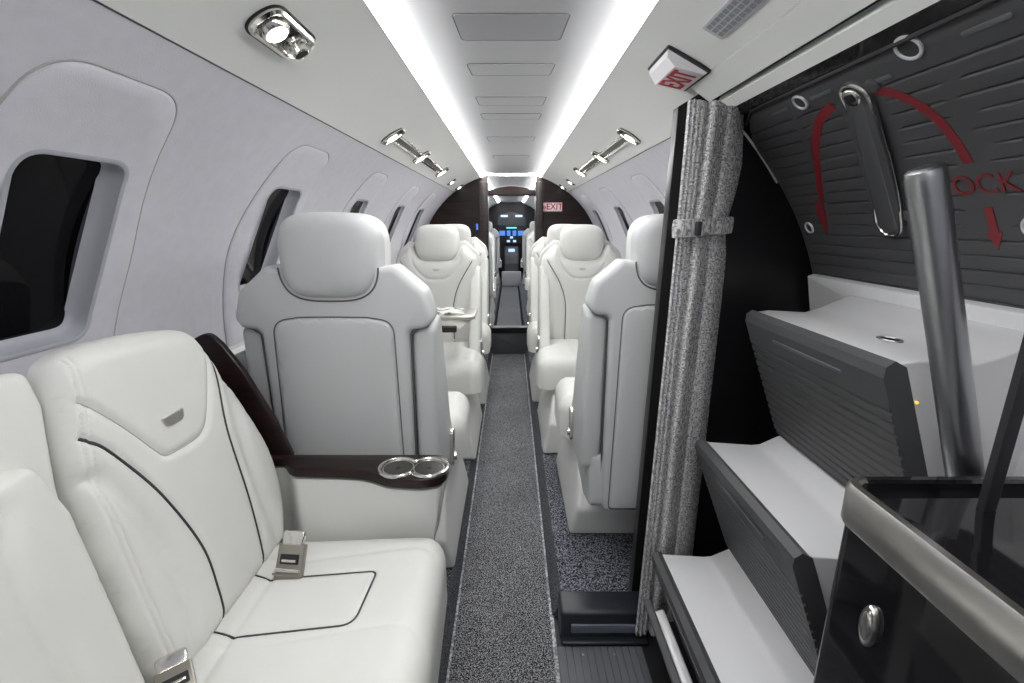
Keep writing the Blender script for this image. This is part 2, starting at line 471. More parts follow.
# floor: aisle, sloped edges, raised ledges
XL0, XL1, XR0, XR1 = -.165, -.192, .121, .152
def slabx(name, pts, y0, y1, mat): return struct(link(name, loft([[(x, y, z) for x, z in pts] for y in (y0, y1)]), mat))
slabx('floor', [(XL0, FLOOR), (XR0, FLOOR), (XR0, FLOOR-.04), (XL0, FLOOR-.04)], Y0, Y2, M['carpet'])
slabx('floor', [(-.8, LEDGE), (XL1, LEDGE), (XL1, LEDGE-.09), (-.8, LEDGE-.09)], Y0, Y2, M['carpet2'])
slabx('floor', [(XR1, LEDGE), (.8, LEDGE), (.8, LEDGE-.09), (XR1, LEDGE-.09)], 1.16, Y2, M['carpet2'])
slabx('floor', [(XR0, FLOOR), (.9, FLOOR), (.9, FLOOR-.05), (XR0, FLOOR-.05)], Y0, 1.16, M['blackm'])
slabx('trim_5', [(XL1, LEDGE+.001), (XL0, FLOOR), (XL0, FLOOR-.04), (XL1, FLOOR-.04)], Y0, Y1, M['carpetd'])
slabx('trim_6', [(XR0, FLOOR), (XR1, LEDGE+.001), (XR1, FLOOR-.04), (XR0, FLOOR-.04)], 1.16, Y1, M['carpetd'])
struct(link('trim_7', slab(rect(XL0-.006, XL0+.005, Y0, Y1-.01, .001), FLOOR-.002, FLOOR+.003, 0, .002, XY()), M['edge']))
struct(link('trim_8', slab(rect(XR0-.005, XR0+.006, Y0, Y1-.01, .001), FLOOR-.002, FLOOR+.003, 0, .002, XY()), M['edge']))

# windows
def window(side, c, idx):
    f = surf(side); w = win_outline(c); H1 = .005; dk = 1 if c < 1.6 else .4
    pn = panel_outline(c)
    V, F = sheet2d(dens(pn, .04), [w], (), .04)
    v = [f(a, b, H1) for a, b in V]; n = len(v)
    ob = dens(pn, .04)
    v += [f(a, b, H1-.0035) for a, b in inset(ob, -.004)]; m = len(v); v += [f(a, b, -.002) for a, b in inset(ob, -.006)]
    ii = [int(np.argmin(np.abs(V-np.array(q)).sum(1))) for q in ob]
    k = len(ob)
    for i in range(k):
        j = (i+1) % k; F.append((ii[i], ii[j], n+j, n+i)); F.append((n+i, n+j, m+j, m+i))
    root = link('window_%d' % idx, (v, F), M['wall'], sharp=50); struct(root)
    # reveal: rounded lip running out to the glass
    rings = []
    for ins, h in ((-.004, H1+.0005), (0, H1+.002), (.004, H1), (.005, -.006), (.007, -.014), (.010, -.020), (.015, -.023), (.018, -.0245)):
        rings.append([f(a, b, h*dk if h < 0 else h) for a, b in inset(w, ins)])
    link('window_frame', loft(rings, caps=False), M['reveal'], root, sharp=50)
    g = dens(inset(w, .015), .03); V, F = sheet2d(g, (), (), .04)
    link('pane', ([f(a, b, -.0235*dk) for a, b in V]+[f(a, b, -.0235*dk-.005) for a, b in V], list(F)+[tuple(len(V)+i for i in reversed(q)) for q in F]), M['pane'], root)
    link('panel_seal', tube([f(a, b, .0005) for a, b in inset(ob, -.0065)], .0016, 6, True), M['seam'], root)
for i, c in enumerate(WIN_L): window(-1, c, i+1)
for i, c in enumerate(WIN_R): window(1, c, i+6)
# thin catch line on the near window's reveal
# ------------------------------------------------------------------ far dark bulkhead with doorway
def arc_pts(s, x0, x1, n=14):
    return [(s*(x0+(x1-x0)*i/n), ZC+math.sqrt(R*R-(x0+(x1-x0)*i/n)**2)) for i in range(n+1)]
for s, xi in ((-1, .19), (1, .205)):
    pts = [(s*xi, FLOOR)]+arc_pts(s, xi, .772)+[(s*.745, ledge_z), (s*.72, LEDGE-.04), (s*.7, FLOOR)]
    struct(link('wall_back', slab(pts, 0, .045, 0, 0, XZ(4.05)), M['wood']))
for i, (a, b) in enumerate(((-.262, -.186), (.199, .262))):
    struct(link('trim_%d' % (9+i), slab(rect(a, b, 3.955, 4.12, .006), FLOOR+.002, .318, .002, .002, XY()), M['wood']))
hd = [(-.19+.39*i/16, .252+.036*math.sin(PI*i/16)) for i in range(17)]
struct(link('trim_11', slab([(-.19, .212)]+hd+[(.2, .212)], 0, .10, .004, .004, XZ(4.0)), M['wood']))
# carpeted riser with black sill at the doorway
struct(link('trim_12', slab(rect(-.186, .199, FLOOR+.002, -.945, .003), 0, .06, .003, .003, XZ(4.05)), M['carpetd']))
struct(link('trim_13', slab(rect(-.186, .199, -.945, -.895, .004), 0, .09, .004, .004, XZ(4.035)), M['blackp']))
t = tag(link('indicator_light', boxm(-.292, -.276, 4.036, 4.05, -.06, -.01, .003), M['blue']), 'small blue indicator light on the dark bulkhead left of the doorway', 'light')
# far exit sign
ex2 = thing('exit_sign', 'small red and white EXIT plate on the dark bulkhead right of the doorway', 'sign', (.343, 4.048, .124))
link('sign_plate', slab(rect(-.079, .079, -.036, .036, .004), 0, .010, 0, .003, XZ(0, -1)), M['sign'], ex2)
text('\u00bbEXIT', .066, M['signred'], ex2, (1, 0, 0), (0, 0, 1), (0, -.011, .001), bold=.0012)
for a in (-.033, .033): link('sign_border', boxm(-.076, .076, -.0112, -.0098, a-.0015, a+.0015, .0003, .0003), M['signred'], ex2)

# ------------------------------------------------------------------ passenger seat (local: back rear face y=0, front +y, z from ledge)
def make_seat():
    S = thing('passenger_seat', 'x', 'seat')
    sh, le = M['shell'], M['leather']
    yo = rpoly(sym([(.0, .975), (.105, .985, .02), (.15, .992, .02), (.222, .93, .05), (.24, .865, .03), (.222, .842, .02), (.178, .836, .02), (.174, .30), (.168, .225, .02)]), 6)
    link('back_shell', slab(yo, 0, .085, .016, .004, XZ(0)), sh, S)
    pn = rpoly(sym([(.0, .868), (.08, .867), (.140, .858, .05), (.150, .24, .012)]), 7)
    o, H = pad(pn, .004, .006, XZ(.004, -1), dome=.006, domew=.05, spacing=.03)
    bp = link('back_panel', o, sh, S)
    link('panel_seam', tube([(a, -.0005, b) for a, b in inset(dens(pn, .03), -.004)], .0016, 6, True), M['shellgap'], bp)
    for s in (-1, 1):                                    # folded side wings with their own gap
        wp = rpoly([(.022, .838, .02), (.022, .35, .04), (.25, .325, .06), (.325, .40, .06), (.255, .52, .12), (.135, .862, .03)], 7)
        lo_, hi_ = (.180, .239) if s > 0 else (-.239, -.180)
        wg = link('side_wing', slab(wp, lo_, hi_, .016, .016, YZ()), sh, S)
        link('wing_gap', tube([(s*.178, .020, .33), (s*.179, .018, .55), (s*.182, .014, .825), (s*.200, .012, .840), (s*.226, .014, .848)], .0026, 6), M['shellgap'], wg)
    # headrest
    hp = []
    for k in range(64):
        a_ = 2*PI*k/64; c_, d_ = math.cos(a_), math.sin(a_); e_ = 2/3.3
        zz = .101*math.copysign(abs(d_)**e_, d_); xx = .1185*math.copysign(abs(c_)**e_, c_)*(1-.05*(.5-zz/.2))
        hp.append((xx, 1.013+zz))
    o, H = pad(hp, .05, .030, XZ(.072, 1), dome=.026, domew=.05, spacing=.02)
    h = link('headrest', o, le, S, sharp=60)
    o, H = pad(hp, .055, .028, XZ(.072, -1), dome=.014, domew=.06, spacing=.02)
    hb = link('headrest_shell', o, sh, S, sharp=60)
    link('headrest_gap', tube([(a, -.0005, b) for a, b in inset(hp, -.002) if b < 1.0 and b < .93+abs(a)*1.2], .0022, 6), M['shellgap'], hb)
    # front cushion of the back
    fo = rpoly(sym([(0, .895), (.09, .90, .03), (.135, .965, .03), (.155, .97, .02), (.220, .90, .05), (.236, .80, .06), (.236, .52), (.212, .40, .03)]), 6)
    yk = spline([(-.135, .91), (-.118, .855), (-.06, .796), (0, .788), (.06, .796), (.118, .855), (.135, .91)], 5)
    bl = [spline([(s*.195, .885), (s*.125, .765), (s*.092, .66), (s*.088, .55), (s*.088, .42)], 6) for s in (-1, 1)]
    gr = [(yk, .006, .006)]+[(b, .007, .006) for b in bl]
    bm_ = [spline([(s*.20, .80), (s*.165, .70), (s*.15, .55), (s*.15, .43)], 6) for s in (-1, 1)]
    gr += [(b, .012, .005) for b in bm_]
    mp = XZ(.08)
    o, H = pad(fo, .028, .045, mp, dome=.02, domew=.06, grooves=gr, spacing=.018)
    bc = link('backrest', o, le, S, sharp=60)
    for b in bl: link('piping', tube(on_pad(b, H, mp, .001), .0026, 6), M['piping'], bc)
    link('badge', slab(rpoly([(-.02, .846, .004), (.02, .846, .004), (.014, .833, .006), (-.014, .833, .006)], 4), 0, .003, 0, .001, XZ(.08+float(H([(0, .84)])[0])-.0005)), M['nickel'], bc)
    # seat cushion
    co = rpoly([(-.20, .15, .02), (.20, .15, .02), (.20, .29, .02), (.268, .37, .05), (.262, .615, .06), (-.262, .615, .06), (-.268, .37, .05), (-.20, .29, .02)], 6)
    mp = XY(.29)
    o, H = pad(co, .09, .062, mp, dome=.012, domew=.06, grooves=[([(-.09, .17), (-.09, .5)], .008, .003), ([(.09, .17), (.09, .5)], .008, .003)], spacing=.025)
    sc = link('seat_cushion', o, le, S, sharp=60)
    bx = slab(rect(-.026, .026, .25, .305, .006), 0, .016, 0, .004, XY(.29+float(H([(0, .27)])[0])-.002))
    link('seat_belt_buckle', MB().add(bx).add(tube([(-.10, .235, .462), (-.05, .26, .468), (-.02, .275, .468)], .006, 6)), M['nickel'], S)
    # side housing under the wings, lever, pedestal
    sp = rpoly([(.018, .405, .02), (.016, .235, .02), (.12, .21, .02), (.54, .30, .03), (.56, .40, .03), (.2, .43, .02)], 5)
    link('seat_housing', slab(sp, -.212, .212, .012, .012, YZ()), sh, S)
    for s in (-1, 1):
        lv = MB().add(slab(rpoly([(.20, .365, .015), (.235, .365, .015), (.262, .470, .018), (.222, .478, .018)], 5), 0, .012, 0, .004, YZ(s*.2385, s)))
        lv.add(cyl((s*.249, .222, .39), (s, 0, 0), .014, .012, .008, 20))
        link('recline_lever', lv, M['chrome'], S)
    b0 = [(.20, .0, .01), (.73, .0, .02), (.72, .15, .04), (.62, .26, .04), (.40, .28, .03), (.17, .12, .03)]
    bp = dens(rpoly(b0, 5), .05)
    def bmap(u, v, h):
        return (h*(1-.24*max(0, v)/.3), u, v)
    link('pedestal', slab(bp, -.245, .245, .016, .016, bmap), M['trimw'], S)
    return S
seat = make_seat()
def place(o, x, y, rz, label, group):
    o.location = (x, y, LEDGE); o.rotation_euler = (0, 0, rz); o['label'] = label; o['group'] = group
    near = not rz and y < 2
    for ch in o.children:
        kind = ch.name.split('.')[0]
        if kind == 'seat_cushion': ch.scale.y = 1.13 if near else 1       # near cushions slid out towards the facing seats
        if kind in ('headrest', 'headrest_shell'): ch.location.z = -.034 if rz else 0
        if rz and kind in ('side_wing', 'back_shell', 'headrest_shell', 'seat_housing'):
            ch.material_slots[0].link = 'OBJECT'; ch.material_slots[0].material = M['leather']
    return o
place(seat, -.425, 1.10, 0, 'large pale grey seat back on the left, behind the wood cup holder console', 'near seats turned away')
place(copy_tree(seat), .452, 1.275, 0, 'grey seat back on the right, partly hidden by the black partition and curtain', 'near seats turned away')
place(copy_tree(seat), -.408, 2.74, PI, 'white leather seat on the left facing the small table', 'white seats facing the camera')
place(copy_tree(seat), .398, 2.80, PI, 'white leather seat on the right facing the camera, with its headrest unobstructed', 'white seats facing the camera')
place(copy_tree(seat), -.40, 3.44, PI, 'rearmost white seat on the left, just before the dark bulkhead', 'white seats facing the camera')
place(copy_tree(seat), .375, 3.48, PI, 'rearmost white seat on the right, under the far EXIT plate', 'white seats facing the camera')
place(copy_tree(seat), -.43, 4.72, 0, 'first pale seat edge on the left seen through the dark doorway', 'seats beyond the doorway')
place(copy_tree(seat), .45, 4.72, 0, 'first pale seat edge on the right seen through the dark doorway', 'seats beyond the doorway')
place(copy_tree(seat), -.45, 6.3, PI, 'second pale seat on the left beyond the dark doorway', 'seats beyond the doorway')
place(copy_tree(seat), .44, 6.3, PI, 'second pale seat on the right beyond the dark doorway', 'seats beyond the doorway')

# ------------------------------------------------------------------ side-facing bench, left foreground
B = thing('side_bench', 'large white leather side bench in the left foreground with dark piping and buckles', 'sofa', (-.4, .5, LEDGE))
BO = Vector((-.4, .5, LEDGE))
def rel(o): return lambda u, v, h: tuple(Vector(o(u, v, h))-BO)
def bench_plane(off):
    return rel(lambda u, w, h: (-.505-.2065*w+(h-off)*.979, u, -.66+w+(h-off)*.202))
mb = bench_plane(.048)
out = spline([(.915, -.03), (.952, .03), (.974, .10), (.974, .19), (.938, .308), (.905, .40), (.888, .44), (.858, .470), (.767, .487), (.671, .493), (.624, .488), (.601, .472), (.590, .434), (.570, .331), (.559, .248), (.555, .156), (.555, .03), (.557, -.03)], 5)
stitch = spline([(.618, .478), (.606, .42), (.594, .38), (.583, .331), (.574, .212), (.571, .076), (.570, -.01)], 6)
stitch2 = [(a+.008, b) for a, b in stitch]
yoke = spline([(.608, .420), (.646, .368), (.683, .308)], 5)+spline([(.690, .297), (.705, .289), (.765, .286), (.790, .292), (.812, .31), (.85, .365), (.880, .42), (.886, .45)], 5)
line1 = spline([(.592, .374), (.617, .336), (.661, .242), (.692, .125), (.690, .038), (.684, -.02)], 8)
line2 = spline([(.893, .42), (.879, .357), (.852, .265), (.841, .139), (.829, .044), (.82, -.02)], 8)
bolL = spline([(.580, .318), (.592, .305), (.621, .207), (.627, .095), (.613, .0)], 8)
bolR = spline([(.91, .37), (.896, .30), (.878, .164), (.882, .0)], 8)
gr = [(stitch, .0018, .0025), (stitch2, .0018, .0025), (yoke, .005, .006), (line1, .005, .005), (line2, .005, .005), (bolL, .013, .009), (bolR, .013, .007)]
o, H = pad(out, .014, .034, mb, dome=.008, domew=.06, grooves=gr, spacing=.013)
back = link('backrest', o, M['leather'], B, sharp=60)
for l in (line1, line2): link('piping', tube(on_pad(l, H, mb, .0008), .0024, 7), M['piping'], back)
link('seam', tube(on_pad(yoke, H, mb, .0003), .0012, 6), M['seam'], back)
bd = rpoly([(.708, .349, .004), (.760, .349, .004), (.752, .331, .012), (.716, .331, .012)], 6)
hb = float(H([(.733, .34)])[0])
link('badge', slab(bd, hb-.001, hb+.004, 0, .0015, mb), M['nickel'], back)
# neighbouring back: frame and inner cushion
mb2 = bench_plane(.085)
o, H = pad(rpoly([(.02, -.03, .02), (.546, -.03, .01), (.548, .28, .05), (.558, .33, .06), (.586, .43, .03), (.585, .482, .02), (.02, .498, .04)], 6), .045, .018, mb2, spacing=.02)
link('back_frame', o, M['leather'], B, sharp=60)
mb3 = bench_plane(.052)
g1 = spline([(.480, .36), (.468, .345), (.446, .271), (.445, .12), (.45, -.03)], 6)
g2 = spline([(.36, .34), (.40, .31), (.425, .25), (.440, .17), (.445, .11)], 6)
o, H = pad(rpoly([(.05, -.03, .02), (.522, -.03, .01), (.531, .178), (.535, .30, .04), (.518, .376, .02), (.05, .395, .03)], 6), .042, .014, mb3, dome=.012, domew=.1, grooves=[(g1[6:], .010, .008)], spacing=.014)
link('back_cushion', o, M['leather'], B, sharp=60)
# seat cushion, top surface sloping slightly
def seat_map(u, v, h):
    x = u; z = -.825+h+.025*(x+.5)/.37
    return tuple(Vector((x, v, z))-BO)
so = rpoly([(-.56, .10, .01), (-.125, .10, .04), (-.128, .60, .3), (-.142, .912, .06), (-.56, .925, .01)], 7)
rp = rpoly([(-.56, .805), (-.526, .798, .01), (-.472, .776, .01), (-.262, .782, .014), (-.268, .656, .028), (-.462, .643, .01), (-.524, .662, .01), (-.56, .668)], 6)
c1 = spline([(-.56, .845), (-.45, .822), (-.37, .829), (-.21, .846), (-.165, .838), (-.144, .815), (-.13, .78)], 6)
c2 = spline([(-.56, .640), (-.45, .622), (-.35, .633), (-.20, .654), (-.165, .645), (-.14, .615), (-.128, .58)], 6)
c3 = [(-.468, .90), (-.468, .45), (-.47, .12)]
o, H = pad(so, .09, .06, seat_map, grooves=[(rp, .004, .004), (c1, .006, .003), (c2, .006, .003), (c3, .006, .004)], spacing=.016)
sc = link('seat_cushion', o, M['leather'], B, sharp=60)
link('piping', tube(on_pad(dens(rp, .012, False), H, seat_map, .0006), .0021, 7), M['piping'], sc)
link('seat_base', slab(rpoly([(-.70, LEDGE), (-.215, LEDGE, .02), (-.16, -.86, .05), (-.15, -.80), (-.58, -.80), (-.70, -.80)], 5), .10, .91, .008, .008, rel(lambda u, v, h: (u, h, v))), M['trimw'], B)
def buckle(x, y, rz, tilt, k=.78):
    mt = Matrix.Translation(Vector((x, y, -.648))-BO) @ Matrix.Rotation(rz, 4, 'Z') @ Matrix.Rotation(tilt, 4, 'X') @ Matrix.Scale(k, 4)
    def mp(u, v, h): return tuple(mt @ Vector((u, v, h)))
    b = MB().add(slab(rect(-.026, .026, -.03, .03, .004), 0, .014, .002, .003, mp))
    b.add(slab(rect(-.028, .028, -.040, -.026, .003), -.002, .012, .002, .003, mp)); b.add(slab(rect(-.029, .029, -.026, -.022, .001), .012, .017, .001, .001, mp))
    k = link('seat_belt_buckle', b, M['buckle'], B)
    link('release_slot', slab(rect(-.0185, .0185, -.006, .012, .002), .0135, .0155, 0, .0005, mp), M['blackm'], k)
    link('release_bar', MB().add(slab(rect(-.014, .014, -.002, .003, .001), .015, .018, 0, .001, mp)).add(slab(rect(-.024, .024, -.020, -.013, .002), .013, .018, 0, .002, mp)), M['chrome'], k)
    link('belt_end', slab(rpoly([(-.02, .026, .004), (.02, .026, .004), (.024, .055, .01), (-.024, .055, .01)], 4), .002, .014, .003, .004, mp), M['chrome'], k)
buckle(-.432, .797, -.08, 1.05, 1.02)
buckle(-.480, .532, .7, .35, .9)

# ------------------------------------------------------------------ console with cup holders
K = thing('side_console', 'white console with dark wood top and twin chrome cup holders beside the bench', 'console', (-.35, .96, LEDGE))
KO = Vector((-.35, .96, LEDGE))
def krel(o): return lambda u, v, h: tuple(Vector(o(u, v, h))-KO)
edge = spline([(-.64, .986), (-.56, .985), (-.525, .980), (-.490, .942), (-.45, .936), (-.36, .932), (-.315, .922), (-.27, .900), (-.23, .892), (-.19, .890), (-.158, .898)], 5)
top = edge+spline([(-.150, .905), (-.141, .925), (-.139, .955), (-.143, .985)], 4)+[(-.155, 1.002), (-.64, 1.002)]
kt = link('wood_top', slab(top, -.550, -.526, .006, .004, krel(XY())), M['wood'], K)
inn = inset(top, .006)
def kbody(u, v, h):
    t = (h+.56)/-.53                       # 0 at the top, 1 at the floor: front face tucks under
    vv = v+(.938-v)*min(1, t*3.2) if v < .938 else v
    uu = min(u, -.15-.05*min(1, t*2)) if u > -.2 else u
    return tuple(Vector((uu, vv, h))-KO)
rings = [[kbody(u, v, h) for u, v in inn] for h in (-.556, -.57, -.59, -.62, -.66, -.70, -.80, -.95, LEDGE+.002)]
link('console_body', loft(rings), M['trimw'], K, sharp=50)
cups = [(-.249, .938), (-.181, .938)]
ring = []
for k in range(49):
    a = math.radians(40+280*k/48); ring.append((cups[0][0]+.0405*math.cos(a), cups[0][1]+.040*math.sin(a)))
for k in range(49):
    a = math.radians(220+280*k/48); ring.append((cups[1][0]+.0405*math.cos(a), cups[1][1]+.040*math.sin(a)))
cp = link('cup_holder', tube([tuple(Vector((a, b, -.5245))-KO) for a, b in ring], .0042, 8, True), M['chrome'], K)
for cx, cy in cups:
    v = []
    link('cup_well', loft([[tuple(Vector((cx+r*math.cos(2*PI*j/36), cy+r*math.sin(2*PI*j/36), z))-KO) for j in range(36)] for r, z in ((.0385, -.5245), (.0375, -.5240), (.036, -.5252), (.018, -.5255), (.006, -.5256))], caps=False), M['gas'], cp)
    link('cup_well_rim', tube([tuple(Vector((cx+.033*math.cos(2*PI*j/32), cy+.033*math.sin(2*PI*j/32), -.5248))-KO) for j in range(32)], .0012, 6, True), M['nickel'], cp)
fin = rpoly([(-.742, -.56), (-.742, -.27, .02), (-.668, -.232, .03), (-.640, -.262, .05), (-.600, -.325, .05), (-.548, -.44, .05), (-.515, -.53), (-.52, -.56)], 5)
link('end_panel', slab(fin, 1.004, 1.022, .004, .004, krel(lambda u, v, h: (u, h, v))), M['wood'], K)

# ------------------------------------------------------------------ small folding table and what lies on it
T = thing('folding_table', 'small side table folded out in front of the left white seat', 'table', (-.45, 2.2, -.42))
link('table_top', slab(rect(-.27, .285, -.10, .115, .02), -.010, .006, .003, .004, XY()), M['nickel'], T)
link('table_apron', slab(rpoly([(-.25, -.055, .006), (.22, -.055, .006), (.275, -.010, .006), (-.25, -.010, .006)], 4), -.085, -.06, .003, .003, XZ()), M['chrome'], T)
link('table_rail', slab(rpoly([(-.30, -.07, .006), (.20, -.07, .006), (.20, -.045, .006), (-.30, -.045, .006)], 4), -.10, -.085, .003, .003, XZ()), M['blackm'], T)
mg = thing('magazine', 'open magazine with green printed pages on the small side table', 'magazine', (-.33, 2.2, -.4135), .1)
for s in (-1, 1):
    pts = [(s*.105*i/10, .005+.010*math.sin(PI*min(1, i/10*1.1))*(1-i/14)) for i in range(11)]
    rg = [[(x, y, z) for x, z in pts]+[(x, y, -.0005) for x, z in reversed(pts)] for y in (-.075, .075)]
    link('page', loft(rg), M['pages'], mg)

# ------------------------------------------------------------------ black partition and curtain on the right
pp = [(.356, LEDGE+.002), (.380, .255)]+[(x, ZC+math.sqrt(.83**2-x*x)) for x in (.47, .52, .57, .62, .67, .72, .77, .81)]+[(.80, -.3), (.74, LEDGE+.002)]
struct(link('wall_partition', slab(pp, 0, .035, .001, .001, XZ(1.165)), M['blackp']))
CT = thing('curtain', 'grey tweed curtain tied back against the black partition', 'curtain', (.40, 1.0, -1.06))
def curtain():
    nu, nv = 120, 60; v, f, uv = [], [], []
    cq, sq = math.cos(.58), math.sin(.58)        # the cloth hangs at an angle across the corner
    z0, z1 = .236, -1.062
    for j in range(nv+1):
        s = j/nv; z = z0+(z1-z0)*s
        tie = math.exp(-((z+.012)/.05)**2)
        w = .186-.014*tie-.006*s
        flare = max(0, 1-abs(z-.13)/.12)*.020
        for i in range(nu+1):
            u = i/nu
            fold = .007*math.sin(u*2*PI*12)*(1-min(1, u/.34)) if u < .34 else 0
            big = .032*math.exp(-((u-.50+.10*min(1, s*2.2))/.13)**2)*(1-.35*tie)+.016*math.exp(-((u-.84)/.17)**2)
            crease = -.016*math.exp(-((u-.33+.08*min(1, s*2.2))/.03)**2)-.010*math.exp(-((u-.68+.08*min(1, s*2.2))/.035)**2)
            h = fold+big+crease+.004*math.sin(9*z+5*u)-.030*abs(2*u-1)**5
            al = w*u+flare*max(0, u-.6)/.4
            x = .345-.022*s**1.5*(1-u)+al*cq-h*sq*.6; y = 1.000+al*sq-h*cq
            v.append((x-.40, y-1.0, z+1.06)); uv.append((u*.34, s*1.30))
    n = len(v)
    for p in list(v): v.append((p[0], p[1]+.007, p[2]))
    uv += uv[:]
    W = nu+1
    for j in range(nv):
        for i in range(nu):
            a = j*W+i; f += [(a, a+1, a+W+1, a+W), (n+a, n+a+W, n+a+W+1, n+a+1)]
    for i in range(nu): f += [(i, i+1, n+i+1, n+i), (nv*W+i, nv*W+i+1, n+nv*W+i+1, n+nv*W+i)]
    for j in range(nv): f += [(j*W, j*W+W, n+j*W+W, n+j*W), (j*W+nu, j*W+W+nu, n+j*W+W+nu, n+j*W+nu)]
    return (v, f), uv
vf, uv = curtain()
link('curtain_cloth', vf, M['tweed'], CT, sharp=80, uv=uv)
# tie band: closed loop of cloth hugging the gathered folds
cq, sq = math.cos(.58), math.sin(.58)
path = rpoly([(.345+a*cq-h*sq, 1.0+a*sq-h*cq, r_) for a, h, r_ in ((-.010, .010, .015), (.03, .034, .03), (.10, .046, .03), (.165, .030, .02), (.188, .0, .02), (.170, -.026, .02), (.01, -.022, .015))], 6)
path = dens(path, .006)
rings = []
for zz, o_ in ((-.026, 0), (-.024, .004), (0, .0055), (.016, .004), (.018, 0), (.0, -.002)):
    rings.append([(a-.40, b-1.0, zz*.85-.010+1.06+.006*(a-.32)/.14) for a, b in inset(path, -o_)])
n = len(path); v = [p for r in rings for p in r]; f = []
for i in range(len(rings)):
    for j in range(n):
        k = (j+1) % n; i2 = (i+1) % len(rings); f.append((i*n+j, i*n+k, i2*n+k, i2*n+j))
uvb = [(j*.006, i*.009) for i in range(len(rings)) for j in range(n)]
tb = link('tie_band', (v, f), M['tweed'], CT, sharp=60, uv=uvb)
link('tie_clasp', boxm(.376-.40, .386-.40, .976-1, .990-1, -.026+1.06, .002+1.06, .002, .002), M['blackm'], tb)

# sill box with recessed lens and ribbed plate on the floor
SB = thing('sill_step', 'dark navy sill step with a recessed lens on the aisle floor by the curtain', 'step', (.26, 1.1, FLOOR))
so = rpoly([(-.10, 0), (.046, 0), (.058, .088, .008), (-.02, .088, .012), (-.034, .070, .010), (-.028, .066, .002), (-.018, .020, .002), (-.03, .014, .004)], 4)
link('step_body', slab(rpoly([(-.025, .0005), (.052, .0005), (.060, .092, .006), (-.022, .092, .014)], 5), -.122, .122, .010, .006, YZ()), M['navy'], SB)
link('step_lens', slab(rect(-.092, .12, .030, .056, .004), 0, .006, 0, .002, lambda u, v, h: (u, -.024-h, v)), M['slot'], SB)
link('step_lip', boxm(-.118, .12, -.046, -.022, .002, .014, .003, .003), M['navy'], SB)
PL = thing('ribbed_plate', 'dark ribbed tread plate on the floor in front of the navy sill step', 'plate', (.24, .9, FLOOR))
pr = []
x = -.105
while x < .118:
    pr += [(x, .006), (x+.0165, .006), (x+.0172, .0035), (x+.0185, .0035)]; x += .0192
link('plate_body', loft([[(a-.004, y, b) for a, b in [(-.112, .0006)]+pr+[(.125, .0006)]] for y in (-.35, .150)]), M['plate'], PL, sharp=25)
for sx in (-.045, .04): link('screw', cyl((sx, .125, .0035), (0, 0, 1), .0035, .0035, .0035, 14, .0008), M['steel'], PL)

# ------------------------------------------------------------------ airstair door, closed, steps folded against it
D = thing('airstair_door', 'closed dark grey entry door with folded stairs, handle and red arrows', 'door', (.7, .8, FLOOR))
DO = Vector((.7, .8, FLOOR))
sf = surf(1)
def drel(u, v, h): return tuple(Vector(sf(u, v, h))-DO)
tA, tB_ = .690*R, 1.272*R
def yh(t): return .785+.085*(t-.735*R)/((1.09-.735)*R)      # handle centre line
gl = []
t_ = tA+.052; i = 0
while t_ < tB_-.012:
    y = yh(t_); inH = .70*R < t_ < 1.10*R
    if inH:
        gl += [[(.42, t_), (.655-.02*(i % 2), t_)], [(y-.135, t_), (y-.048, t_)], [(y+.05, t_), (y+.16, t_)], [(y+.175, t_), (1.135, t_)]]
    else: gl += [[(.42, t_), (1.135, t_)]]
    t_ += .0245; i += 1
def door_panel():
    rows = set()
    for i in range(41): rows.add(round(tA+(tB_-tA)*i/40, 5))
    cs = sorted({round(g[0][1], 5) for g in gl})
    for c in cs:
        for o_ in (-.0045, -.0022, -.0011, 0, .0011, .0022, .0045): rows.add(round(c+o_, 5))
    rows = [r for r in sorted(rows) if tA <= r <= tB_]
    keep = [rows[0]]
    for r in rows[1:]:
        if r-keep[-1] > .0006: keep.append(r)
    rows = keep; NC = 150; v, f = [], []
    for t in rows:
        q = (t-tA)/(tB_-tA)
        ym = 1.152-.10*max(0, 1-q/.24)**2*.9
        for j in range(NC+1):
            y = .41+(ym-.41)*j/NC; h = .026
            for g in gl:
                dt = abs(t-g[0][1])
                if dt < .005:
                    e = min(1, max(0, (y-g[0][0])/.005), max(0, (g[1][0]-y)/.005))
                    h -= .0034*math.exp(-(dt/.0014)**2)*e
            rim = min(1, (t-tA)/.006, (ym-y)/.006, 1)
            h -= .006*(1-max(0, rim))**2
            v.append(drel(y, t, h-.026))
    n = len(v); W = NC+1
    for p in [(y_, t_) for t_ in (tA, tB_) for y_ in (.41, 1.10)]: pass
    for i in range(len(rows)-1):
        for j in range(NC): a_ = i*W+j; f.append((a_, a_+1, a_+W+1, a_+W))
    # edge skirt
    loop = [j for j in range(W)]+[i*W+NC for i in range(1, len(rows))]+[(len(rows)-1)*W+j for j in range(NC-1, -1, -1)]+[i*W for i in range(len(rows)-2, 0, -1)]
    for k in loop:
        p = Vector(v[k])+DO; r_ = Vector((p.x, 0, p.z-ZC)).normalized()*.022
        v.append(tuple(p+r_-DO))
    m = len(loop)
    for i in range(m): j = (i+1) % m; f.append((loop[i], loop[j], n+j, n+i))
    return v, f
o = door_panel()
dp = link('door_panel', o, M['door'], D, sharp=70)
hz = lambda u, v, h: drel(u, v, h)
